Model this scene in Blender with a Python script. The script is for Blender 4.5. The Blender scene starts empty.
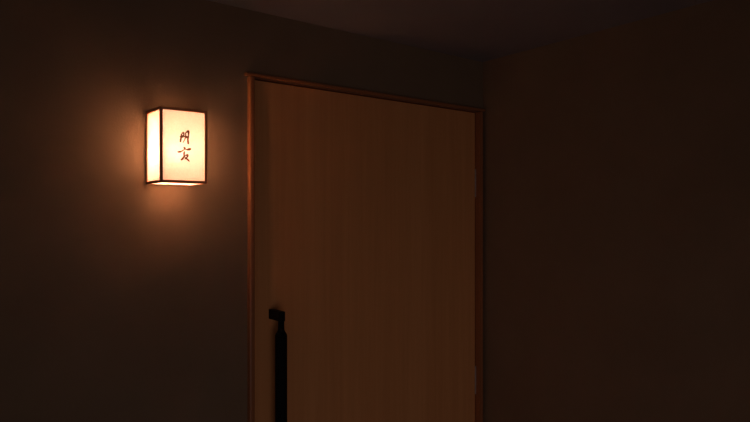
import bpy, bmesh, math
from mathutils import Vector, Matrix

sc = bpy.context.scene
COL = sc.collection

# ------------------------------------------------------------------ view
sc.view_settings.view_transform = 'Standard'
sc.view_settings.look = 'None'
sc.view_settings.gamma = 1.0
sc.view_settings.exposure = 0.0
sc.view_settings.use_curve_mapping = False
sc.cycles.max_bounces = 12
sc.cycles.diffuse_bounces = 8
sc.cycles.transmission_bounces = 8
sc.cycles.use_denoising = True
sc.cycles.sample_clamp_indirect = 0.0

# ------------------------------------------------------------------ materials
def new_mat(name):
    m = bpy.data.materials.new(name)
    m.use_nodes = True
    nt = m.node_tree
    return m, nt, nt.nodes['Principled BSDF'], nt.nodes['Material Output']

def N(nt, kind, **inputs):
    n = nt.nodes.new(kind)
    for k, v in inputs.items():
        n.inputs[k.replace('_', ' ')].default_value = v
    return n

def ramp(nt, stops):
    r = nt.nodes.new('ShaderNodeValToRGB')
    e = r.color_ramp.elements
    e[0].position, e[0].color = stops[0][0], (*stops[0][1], 1)
    e[1].position, e[1].color = stops[-1][0], (*stops[-1][1], 1)
    for p, c in stops[1:-1]:
        x = e.new(p)
        x.color = (*c, 1)
    return r

def plaster(name, c1, c2, bump=0.15):
    """Fine-grained painted plaster: soft mottling plus a small bump."""
    m, nt, b, out = new_mat(name)
    tc = nt.nodes.new('ShaderNodeTexCoord')
    n1 = N(nt, 'ShaderNodeTexNoise', Scale=3.0, Detail=4.0, Roughness=0.6)
    n2 = N(nt, 'ShaderNodeTexNoise', Scale=190.0, Detail=3.0, Roughness=0.65)
    r = ramp(nt, [(0.3, c1), (0.7, c2)])
    bp = N(nt, 'ShaderNodeBump', Strength=bump, Distance=0.002)
    L = nt.links.new
    L(tc.outputs['Object'], n1.inputs['Vector'])
    L(tc.outputs['Object'], n2.inputs['Vector'])
    L(n1.outputs['Fac'], r.inputs['Fac'])
    L(r.outputs['Color'], b.inputs['Base Color'])
    L(n2.outputs['Fac'], bp.inputs['Height'])
    L(bp.outputs['Normal'], b.inputs['Normal'])
    b.inputs['Roughness'].default_value = 0.95
    b.inputs['Specular IOR Level'].default_value = 0.1
    return m

def wood(name, dark, mid, light, scale=(30, 30, 0.9), band=(9, 9, 0.02), rough=0.45, spec=0.3, mix=0.5):
    """Straight vertical grain: stretched noise over broad veneer bands."""
    m, nt, b, out = new_mat(name)
    L = nt.links.new
    tc = nt.nodes.new('ShaderNodeTexCoord')
    ma = N(nt, 'ShaderNodeMapping', Scale=scale)
    mb = N(nt, 'ShaderNodeMapping', Scale=band)
    na = N(nt, 'ShaderNodeTexNoise', Scale=2.0, Detail=5.0, Roughness=0.6, Distortion=0.3)
    nb = N(nt, 'ShaderNodeTexNoise', Scale=1.0, Detail=1.0, Roughness=0.5)
    mx = nt.nodes.new('ShaderNodeMix')
    mx.data_type = 'FLOAT'
    mx.inputs[0].default_value = mix
    r = ramp(nt, [(0.3, dark), (0.5, mid), (0.7, light)])
    bp = N(nt, 'ShaderNodeBump', Strength=0.06, Distance=0.001)
    L(tc.outputs['Object'], ma.inputs['Vector'])
    L(tc.outputs['Object'], mb.inputs['Vector'])
    L(ma.outputs['Vector'], na.inputs['Vector'])
    L(mb.outputs['Vector'], nb.inputs['Vector'])
    L(na.outputs['Fac'], mx.inputs[2])
    L(nb.outputs['Fac'], mx.inputs[3])
    L(mx.outputs[0], r.inputs['Fac'])
    L(r.outputs['Color'], b.inputs['Base Color'])
    L(na.outputs['Fac'], bp.inputs['Height'])
    L(bp.outputs['Normal'], b.inputs['Normal'])
    b.inputs['Roughness'].default_value = rough
    b.inputs['Specular IOR Level'].default_value = spec
    return m

def plain(name, col, rough=0.5, metal=0.0, spec=0.5):
    m, nt, b, out = new_mat(name)
    tc = nt.nodes.new('ShaderNodeTexCoord')
    n = N(nt, 'ShaderNodeTexNoise', Scale=60.0, Detail=2.0)
    r = ramp(nt, [(0.2, tuple(c * 0.9 for c in col)), (0.8, tuple(min(1, c * 1.1) for c in col))])
    nt.links.new(tc.outputs['Object'], n.inputs['Vector'])
    nt.links.new(n.outputs['Fac'], r.inputs['Fac'])
    nt.links.new(r.outputs['Color'], b.inputs['Base Color'])
    b.inputs['Roughness'].default_value = rough
    b.inputs['Metallic'].default_value = metal
    b.inputs['Specular IOR Level'].default_value = spec
    return m

def paper(name, reflect=0.38, clear=0.0, tone=1.0):
    """Lamp paper with faint fibres: lets most light through, diffusely."""
    m, nt, b, out = new_mat(name)
    nt.nodes.remove(b)
    L = nt.links.new
    tc = nt.nodes.new('ShaderNodeTexCoord')
    n = N(nt, 'ShaderNodeTexNoise', Scale=140.0, Detail=4.0, Roughness=0.7, Distortion=1.0)
    r = ramp(nt, [(0.3, tuple(tone * c for c in (0.86, 0.84, 0.80))), (0.7, tuple(tone * c for c in (0.95, 0.93, 0.90)))])
    t = nt.nodes.new('ShaderNodeBsdfTranslucent')
    d = nt.nodes.new('ShaderNodeBsdfDiffuse')
    s = nt.nodes.new('ShaderNodeMixShader')
    s.inputs[0].default_value = reflect
    L(tc.outputs['Object'], n.inputs['Vector'])
    L(n.outputs['Fac'], r.inputs['Fac'])
    L(r.outputs['Color'], t.inputs['Color'])
    L(r.outputs['Color'], d.inputs['Color'])
    L(t.outputs[0], s.inputs[1])
    L(d.outputs[0], s.inputs[2])
    if clear > 0:
        tr_ = nt.nodes.new('ShaderNodeBsdfTransparent')
        s2 = nt.nodes.new('ShaderNodeMixShader')
        s2.inputs[0].default_value = clear
        L(s.outputs[0], s2.inputs[1])
        L(tr_.outputs[0], s2.inputs[2])
        s = s2
    L(s.outputs[0], out.inputs['Surface'])
    return m

def ink(name):
    """Brown brush ink that lets a little of the lamp light through."""
    m, nt, b, out = new_mat(name)
    nt.nodes.remove(b)
    L = nt.links.new
    tc = nt.nodes.new('ShaderNodeTexCoord')
    n = N(nt, 'ShaderNodeTexNoise', Scale=220.0, Detail=2.0)
    r = ramp(nt, [(0.3, (0.24, 0.11, 0.06)), (0.7, (0.36, 0.18, 0.10))])
    t = nt.nodes.new('ShaderNodeBsdfTranslucent')
    d = N(nt, 'ShaderNodeBsdfDiffuse', Color=(0.05, 0.015, 0.008, 1))
    s = nt.nodes.new('ShaderNodeMixShader')
    s.inputs[0].default_value = 0.4
    L(tc.outputs['Object'], n.inputs['Vector'])
    L(n.outputs['Fac'], r.inputs['Fac'])
    L(r.outputs['Color'], t.inputs['Color'])
    L(t.outputs[0], s.inputs[1])
    L(d.outputs[0], s.inputs[2])
    L(s.outputs[0], out.inputs['Surface'])
    return m

def glow(name, col, strength):
    m, nt, b, out = new_mat(name)
    nt.nodes.remove(b)
    e = N(nt, 'ShaderNodeEmission', Color=(*col, 1), Strength=strength)
    nt.links.new(e.outputs[0], out.inputs['Surface'])
    return m

WALL1, WALL2 = (0.218, 0.151, 0.090), (0.248, 0.173, 0.104)
M_wall = plaster('grey_plaster', WALL1, WALL2)
M_ceil = plaster('ceiling_paint', (0.28, 0.25, 0.24), (0.31, 0.28, 0.265), 0.08)
M_floor = wood('floor_wood', (0.34, 0.24, 0.16), (0.40, 0.29, 0.19), (0.46, 0.34, 0.22), scale=(1, 30, 30), band=(0.1, 9, 9))
M_door = wood('door_veneer', (0.67, 0.29, 0.095), (0.74, 0.335, 0.115), (0.81, 0.38, 0.137), rough=0.6, spec=0.2)
M_casing = wood('casing_wood', (0.31, 0.120, 0.045), (0.355, 0.14, 0.053), (0.40, 0.16, 0.061), rough=0.4)
M_casing_h = wood('casing_wood_level_grain', (0.31, 0.120, 0.045), (0.355, 0.14, 0.053), (0.40, 0.16, 0.061),
                  scale=(0.9, 30, 30), band=(0.02, 9, 9), rough=0.4)
M_lampwood = wood('lamp_frame_wood', (0.46, 0.175, 0.07), (0.52, 0.205, 0.085), (0.58, 0.24, 0.10), rough=0.55)
M_paper = paper('shade_paper', 0.845, 0.11)
M_paper_thin = paper('thin_bottom_paper', 0.62, 0.16)
M_paper_front = paper('front_paper', 0.885, 0.005)
M_paper_thick = paper('thick_top_paper', 0.91, 0.0)
M_bulb = glow('bulb_glass_lit', (1.0, 0.485, 0.285), 142.0)
M_white = plain('back_board_white', (0.75, 0.72, 0.68), 0.8)
M_ink = ink('brown_ink')
M_black = plain('black_iron', (0.006, 0.006, 0.006), 0.7, 0.0, 0.2)
M_grip = plain('black_grip', (0.005, 0.005, 0.005), 0.8, 0.0, 0.15)
M_steel = plain('satin_steel', (0.42, 0.38, 0.36), 0.5, 0.4)

# ------------------------------------------------------------------ mesh helpers
def box(bm, x0, x1, y0, y1, z0, z1, bev=0.0):
    r = bmesh.ops.create_cube(bm, size=1.0)
    vs = r['verts']
    for v in vs:
        v.co = Vector(((x0 + x1) / 2 + v.co.x * (x1 - x0),
                       (y0 + y1) / 2 + v.co.y * (y1 - y0),
                       (z0 + z1) / 2 + v.co.z * (z1 - z0)))
    if bev > 0:
        es = list({e for v in vs for e in v.link_edges})
        bmesh.ops.bevel(bm, geom=es, offset=bev, segments=2, affect='EDGES', profile=0.6)

def lathe(bm, prof, x, y, seg=32):
    """prof: (radius, z) from top to bottom around a vertical axis."""
    rings = []
    for r, z in prof:
        rings.append([bm.verts.new((x + r * math.cos(2 * math.pi * i / seg),
                                    y + r * math.sin(2 * math.pi * i / seg), z)) for i in range(seg)])
    for a, b in zip(rings, rings[1:]):
        for i in range(seg):
            bm.faces.new((a[i], a[(i + 1) % seg], b[(i + 1) % seg], b[i]))
    bm.faces.new(rings[0][::-1])
    bm.faces.new(rings[-1])

def obj(name, bm, mat, parent=None, loc=None, smooth=False):
    bmesh.ops.recalc_face_normals(bm, faces=bm.faces)
    me = bpy.data.meshes.new(name)
    bm.to_mesh(me)
    bm.free()
    me.materials.append(mat)
    if smooth:
        for p in me.polygons:
            p.use_smooth = True
    o = bpy.data.objects.new(name, me)
    COL.objects.link(o)
    if parent:
        o.parent = parent
    if loc:
        o.location = loc
    return o

def empty(name, loc):
    o = bpy.data.objects.new(name, None)
    o.empty_display_size = 0.1
    o.location = loc
    COL.objects.link(o)
    return o

def tag(o, label, cat, kind=None):
    o['label'] = label
    o['category'] = cat
    if kind:
        o['kind'] = kind

# ------------------------------------------------------------------ room shell
# The corner stands at x = 0, y = 0; the door wall is y = 0, the plain wall x = 0.
CZ = 2.238                       # ceiling height
RX, RY = -3.6, -3.6              # how far the walls run towards the camera's side
OX0, OX1, OZ = -0.986, -0.026, 2.0405   # door opening

bm = bmesh.new()
box(bm, RX, OX0, 0, 0.12, 0, CZ)
box(bm, OX1, 0.12, 0, 0.12, 0, CZ)
box(bm, OX0, OX1, 0, 0.12, OZ, CZ)
w = obj('wall_left', bm, M_wall)
tag(w, 'dark grey plaster wall that carries the paper lamp and the door', 'wall', 'structure')

bm = bmesh.new()
box(bm, 0, 0.12, RY, 0, 0, CZ)
w = obj('wall_right', bm, M_wall)
tag(w, 'bare dark plaster wall to the right of the door', 'wall', 'structure')

bm = bmesh.new()
box(bm, RX, 0.12, RY, 0.12, CZ, CZ + 0.1)
w = obj('ceiling', bm, M_ceil)
tag(w, 'plain flat ceiling meeting both dark walls in the corner', 'ceiling', 'structure')

bm = bmesh.new()
box(bm, RX, 0.12, RY, 0.12, -0.1, 0)
w = obj('floor', bm, M_floor)
tag(w, 'dark wooden floor below the door', 'floor', 'structure')

# ------------------------------------------------------------------ door casing
tr = empty('trim_1', (-0.5, 0, 0))
tag(tr, 'thin reddish wood casing round the door', 'door casing', 'structure')
def casing(name, x0, x1, y0, y1, z0, z1, mat, bev=0.003):
    b = bmesh.new()
    box(b, x0 + 0.5, x1 + 0.5, y0, y1, z0, z1, bev)
    return obj(name, b, mat, tr)
casing('side_casing', -1.0042, -0.9872, -0.017, 0.004, 0.0, 2.0415, M_casing, 0.005)
casing('side_casing', -0.0255, -0.0145, -0.016, 0.0, 0.0, 2.0415, M_casing)
casing('head_casing', -1.0165, -0.004, -0.019, -0.0003, 2.0415, 2.0508, M_casing_h, 0.004)
# lining of the opening behind the casing
casing('jamb_lining', -0.9858, -0.982, 0.0045, 0.118, 0.0, 2.0390, M_casing, 0.0)
casing('jamb_lining', -0.0302, -0.0262, -0.012, 0.118, 0.0, 2.0390, M_casing, 0.0)
casing('head_lining', -0.9858, -0.0262, 0.0005, 0.118, 2.0398, 2.0403, M_casing_h, 0.0)
casing('door_stop', -0.9825, -0.962, 0.0485, 0.07, 0.0, 2.0195, M_casing, 0.0)
casing('door_stop', -0.050, -0.0297, 0.0485, 0.07, 0.0, 2.0195, M_casing, 0.0)
casing('door_stop', -0.9815, -0.0305, 0.052, 0.07, 2.020, 2.0390, M_casing_h, 0.0)

# ------------------------------------------------------------------ door
dr = empty('door_1', (-0.506, 0.01, 0))
tag(dr, 'tall flat wooden door with vertical grain and a long black pull handle', 'door', 'structure')
bm = bmesh.new()
LX = 0.4722                      # half width of the leaf
box(bm, -LX, LX, 0, 0.038, 0.006, 2.0366, 0.0012)
obj('door_panel', bm, M_door, dr)

# pull handle: bracket out from the leaf, thin rod, thick rounded grip
HX, HY = -0.921 + 0.506, -0.062
def ring_profile():
    return [(0.0080, 1.345), (0.0091, 1.343), (0.0091, 1.300), (0.0110, 1.294), (0.0162, 1.286),
            (0.0177, 1.281), (0.0175, 0.640), (0.0160, 0.635), (0.0105, 0.626), (0.0085, 0.620),
            (0.0085, 0.573), (0.0075, 0.571)]
bm = bmesh.new()
lathe(bm, ring_profile(), HX, HY, 32)
grip = obj('pull_handle', bm, M_grip, dr, smooth=False)
grip['label'] = 'black pull handle with a thick round grip'
for z0 in (1.3235, 0.564):
    b = bmesh.new()
    box(b, HX - 0.0088, HX + 0.0088, HY - 0.0088, 0.0, z0, z0 + 0.0285, 0.0012)
    obj('bracket', b, M_black, grip)

# hinges on the corner side: knuckle barrel with two leaves
for z0 in (1.7075, 0.9385):
    zt = z0 + 0.1095
    hx = 0.4742
    b = bmesh.new()
    lathe(b, [(0.0014, zt), (0.0020, zt - 0.0012), (0.0020, z0 + 0.0012), (0.0014, z0)], hx, -0.0022, 20)
    for k in (1, 2):             # the joints between the knuckles
        zj = z0 + (zt - z0) * k / 3
        lathe(b, [(0.0022, zj + 0.0006), (0.0022, zj - 0.0006)], hx, -0.0022, 20)
    hg = obj('hinge', b, M_steel, dr)
    hg['label'] = 'satin metal hinge'
    b = bmesh.new()
    box(b, 0.4724, 0.4733, -0.0005, 0.030, z0 + 0.001, zt - 0.001)
    obj('hinge_leaf', b, M_steel, hg)

# ------------------------------------------------------------------ wall lamp
LW, LD, LH, BAR = 0.123, 0.1140, 0.1905, 0.0068
lp = empty('wall_lamp', (-1.2333, 0, 1.7165))
tag(lp, 'glowing square paper lantern with dark wood frame mounted on the grey wall', 'lamp')
hw = LW / 2

bm = bmesh.new()
B = BAR
for sx in (-1, 1):
    xa, xb = (-hw, -hw + B) if sx < 0 else (hw - B, hw)
    box(bm, xa, xb, -LD, -LD + B, 0, LH, 0.0008)            # front uprights
    box(bm, xa, xb, -B, -0.0005, 0, LH, 0.0008)             # back uprights
    for za, zb in ((0, B), (LH - B, LH)):                   # side rails
        box(bm, xa, xb, -LD + B, -B, za, zb, 0.0008)
for za, zb in ((0, B), (LH - B, LH)):                       # front and back rails
    box(bm, -hw + B, hw - B, -LD, -LD + B, za, zb, 0.0008)
    box(bm, -hw + B, hw - B, -B, -0.0005, za, zb, 0.0008)
obj('frame', bm, M_lampwood, lp)

IN = 0.0022                      # paper sits this far inside the frame's face
def sheet(name, pts, mat=None):
    b = bmesh.new()
    b.faces.new([b.verts.new(p) for p in pts])
    return obj(name, b, mat or M_paper, lp)
xi, yf, yb, zl, zh = hw - B / 2, -LD + IN, -B / 2, B / 2, LH - B / 2
front = sheet('shade_panel', [(-xi, yf, zl), (xi, yf, zl), (xi, yf, zh), (-xi, yf, zh)], M_paper_front)
front['label'] = 'front paper panel with brushed characters'
for s in (-1, 1):
    X = s * (hw - IN)
    sheet('shade_panel', [(X, -LD + B / 2, zl), (X, yb, zl), (X, yb, zh), (X, -LD + B / 2, zh)])
for Z, mt in ((0.0008, M_paper_thin), (LH - IN, M_paper_thick)):
    sheet('shade_panel', [(-xi, -LD + B / 2, Z), (xi, -LD + B / 2, Z), (xi, yb, Z), (-xi, yb, Z)], mt)

bm = bmesh.new()
box(bm, -hw + B, hw - B, -0.004, -0.0008, B, LH - B)
obj('back_board', bm, M_white, lp)
bm = bmesh.new()
BZ, BY, BR = 0.086, -0.045, 0.021     # bulb centre height, distance from wall, radius
cap = [(0.001, BZ + BR)]
for i in range(1, 15):                # round glass, then a neck into the socket
    a = math.pi * 0.82 * i / 14
    cap.append((BR * math.sin(a), BZ + BR * math.cos(a)))
cap.append((0.0095, BZ - 0.024))
lathe(bm, cap, 0, BY, 24)
obj('bulb', bm, M_bulb, lp, smooth=True)
bm = bmesh.new()
lathe(bm, [(0.011, BZ - 0.0245), (0.0125, BZ - 0.026), (0.0125, BZ - 0.046), (0.011, BZ - 0.048)], 0, BY, 24)
box(bm, -0.006, 0.006, BY, -0.004, BZ - 0.046, BZ - 0.038)
obj('socket', bm, M_white, lp)

# brushed ink characters on the front panel: ribbons of varying width (x, z, width)
CH_A = [[(-.0085, .1213, .0027), (-.0095, .1133, .0039), (-.011, .1025, .0034)],
        [(-.0085, .121, .0021), (-.0056, .1246, .0023), (-.0033, .1263, .003), (-.0022, .1213, .0032), (-.0028, .1151, .0028)],
        [(-.0097, .1150, .0050), (-.0061, .1160, .0062), (-.003, .1168, .0044)],
        [(.0024, .1253, .0025), (.0024, .1168, .0028), (.0001, .1087, .0021), (-.0043, .1007, .0014)],
        [(.0024, .125, .0021), (.0053, .1281, .0032), (.009, .1299, .0058), (.0108, .129, .0037)],
        [(.0103, .1293, .0046), (.01, .1187, .0028), (.0082, .1093, .0037), (.0092, .0992, .0039)],
        [(.0019, .1155, .0050), (.0058, .1150, .0052), (.0095, .1155, .0040)]]
CH_B = [[(-.0169, .0757, .0034), (-.0115, .0765, .0041), (-.0072, .0786, .0025), (-.0004, .0834, .0014)],
        [(-.0015, .0882, .0032), (.0004, .0857, .0048), (.0017, .084, .0023)],
        [(.0011, .0843, .0016), (.0058, .083, .003), (.0105, .0839, .0051), (.0145, .0852, .0046)],
        [(-.0007, .0775, .0021), (-.0015, .0734, .0037), (-.0017, .0672, .0025)],
        [(.0006, .0669, .0018), (.0063, .0698, .0037), (.0079, .0676, .0042), (.0043, .0615, .0028), (.0004, .0584, .0018)],
        [(-.0009, .0665, .0034), (-.003, .0626, .0037), (-.0061, .0585, .0044), (-.0092, .0561, .0027)],
        [(.0006, .0633, .0023), (.0048, .0599, .0035), (.009, .0566, .0037), (.0118, .0537, .0023)]]

def catmull(p, n=6):
    q = [p[0]] + p + [p[-1]]
    res = []
    for i in range(1, len(q) - 2):
        for k in range(n):
            t = k / n
            res.append(tuple(0.5 * (2 * q[i][c] + (q[i + 1][c] - q[i - 1][c]) * t
                       + (2 * q[i - 1][c] - 5 * q[i][c] + 4 * q[i + 1][c] - q[i + 2][c]) * t * t
                       + (-q[i - 1][c] + 3 * q[i][c] - 3 * q[i + 1][c] + q[i + 2][c]) * t ** 3) for c in range(3)))
    res.append(p[-1])
    return res

INK_W = 1.2
def brush(bm, stroke, y):
    pts = catmull(stroke)
    n = len(pts)
    left, right = [], []
    for i, (x, z, wd) in enumerate(pts):
        a, c = pts[max(0, i - 1)], pts[min(n - 1, i + 1)]
        dx, dz = c[0] - a[0], c[1] - a[1]
        l = math.hypot(dx, dz) or 1
        nx, nz = -dz / l * wd * INK_W / 2, dx / l * wd * INK_W / 2
        left.append((x + nx, z + nz))
        right.append((x - nx, z - nz))
    def endcap(i, sgn):
        x, z, wd = pts[i]
        a, c = pts[max(0, i - 1)], pts[min(n - 1, i + 1)]
        ang = math.atan2(c[1] - a[1], c[0] - a[0]) + (math.pi if sgn < 0 else 0)
        return [(x + wd * INK_W / 2 * math.cos(ang + t), z + wd * INK_W / 2 * math.sin(ang + t))
                for t in (-math.pi / 4, 0, math.pi / 4)]
    loop = right + endcap(n - 1, 1) + left[::-1] + endcap(0, -1)
    f = bm.faces.new([bm.verts.new((x, y, z)) for x, z in loop])
    ex = bmesh.ops.extrude_face_region(bm, geom=[f])
    for v in ex['geom']:
        if isinstance(v, bmesh.types.BMVert):
            v.co.y += 0.0004
    bmesh.ops.triangulate(bm, faces=[g for g in bm.faces if len(g.verts) > 4])

for ch in (CH_A, CH_B):
    b = bmesh.new()
    for i, st in enumerate(ch):
        brush(b, [(x + 0.0013, z + 0.003, w) for x, z, w in st], yf - 0.0006 - 0.00003 * i)
    obj('ink_character', b, M_ink, front)

# ------------------------------------------------------------------ dim warm fill: world light plus an added area light
wd = bpy.data.worlds.new('World')
sc.world = wd
wd.use_nodes = True
bg = wd.node_tree.nodes['Background']
bg.inputs['Color'].default_value = (1.0, 0.80, 0.84, 1)
bg.inputs['Strength'].default_value = 0.055

ld = bpy.data.lights.new('low_fill_light', 'AREA')  # added soft fill behind the camera, no actual lamp; stands in for the room
ld.shape = 'RECTANGLE'
ld.size, ld.size_y = 1.2, 1.3
ld.energy = 1.25
ld.spread = math.radians(85)
ld.color = (1.0, 0.78, 0.82)
lo = bpy.data.objects.new('low_fill_light', ld)
COL.objects.link(lo)
lo.location = (-2.0, -3.4, 0.7)
lo.rotation_euler = (Vector((-0.3, -0.1, 0.85)) - lo.location).to_track_quat('-Z', 'Y').to_euler()

# ------------------------------------------------------------------ camera
cd = bpy.data.cameras.new('camera')
cam = bpy.data.objects.new('camera', cd)
COL.objects.link(cam)
cam.location = (-1.796, -1.6473, 1.63)
cam.rotation_euler = (math.radians(90), 0, -math.atan2(0.60841, 0.79362))
cd.sensor_width = 36
cd.lens = 611 / 750 * 36
cd.shift_y = 6 / 750
cd.clip_start = 0.02
sc.camera = cam
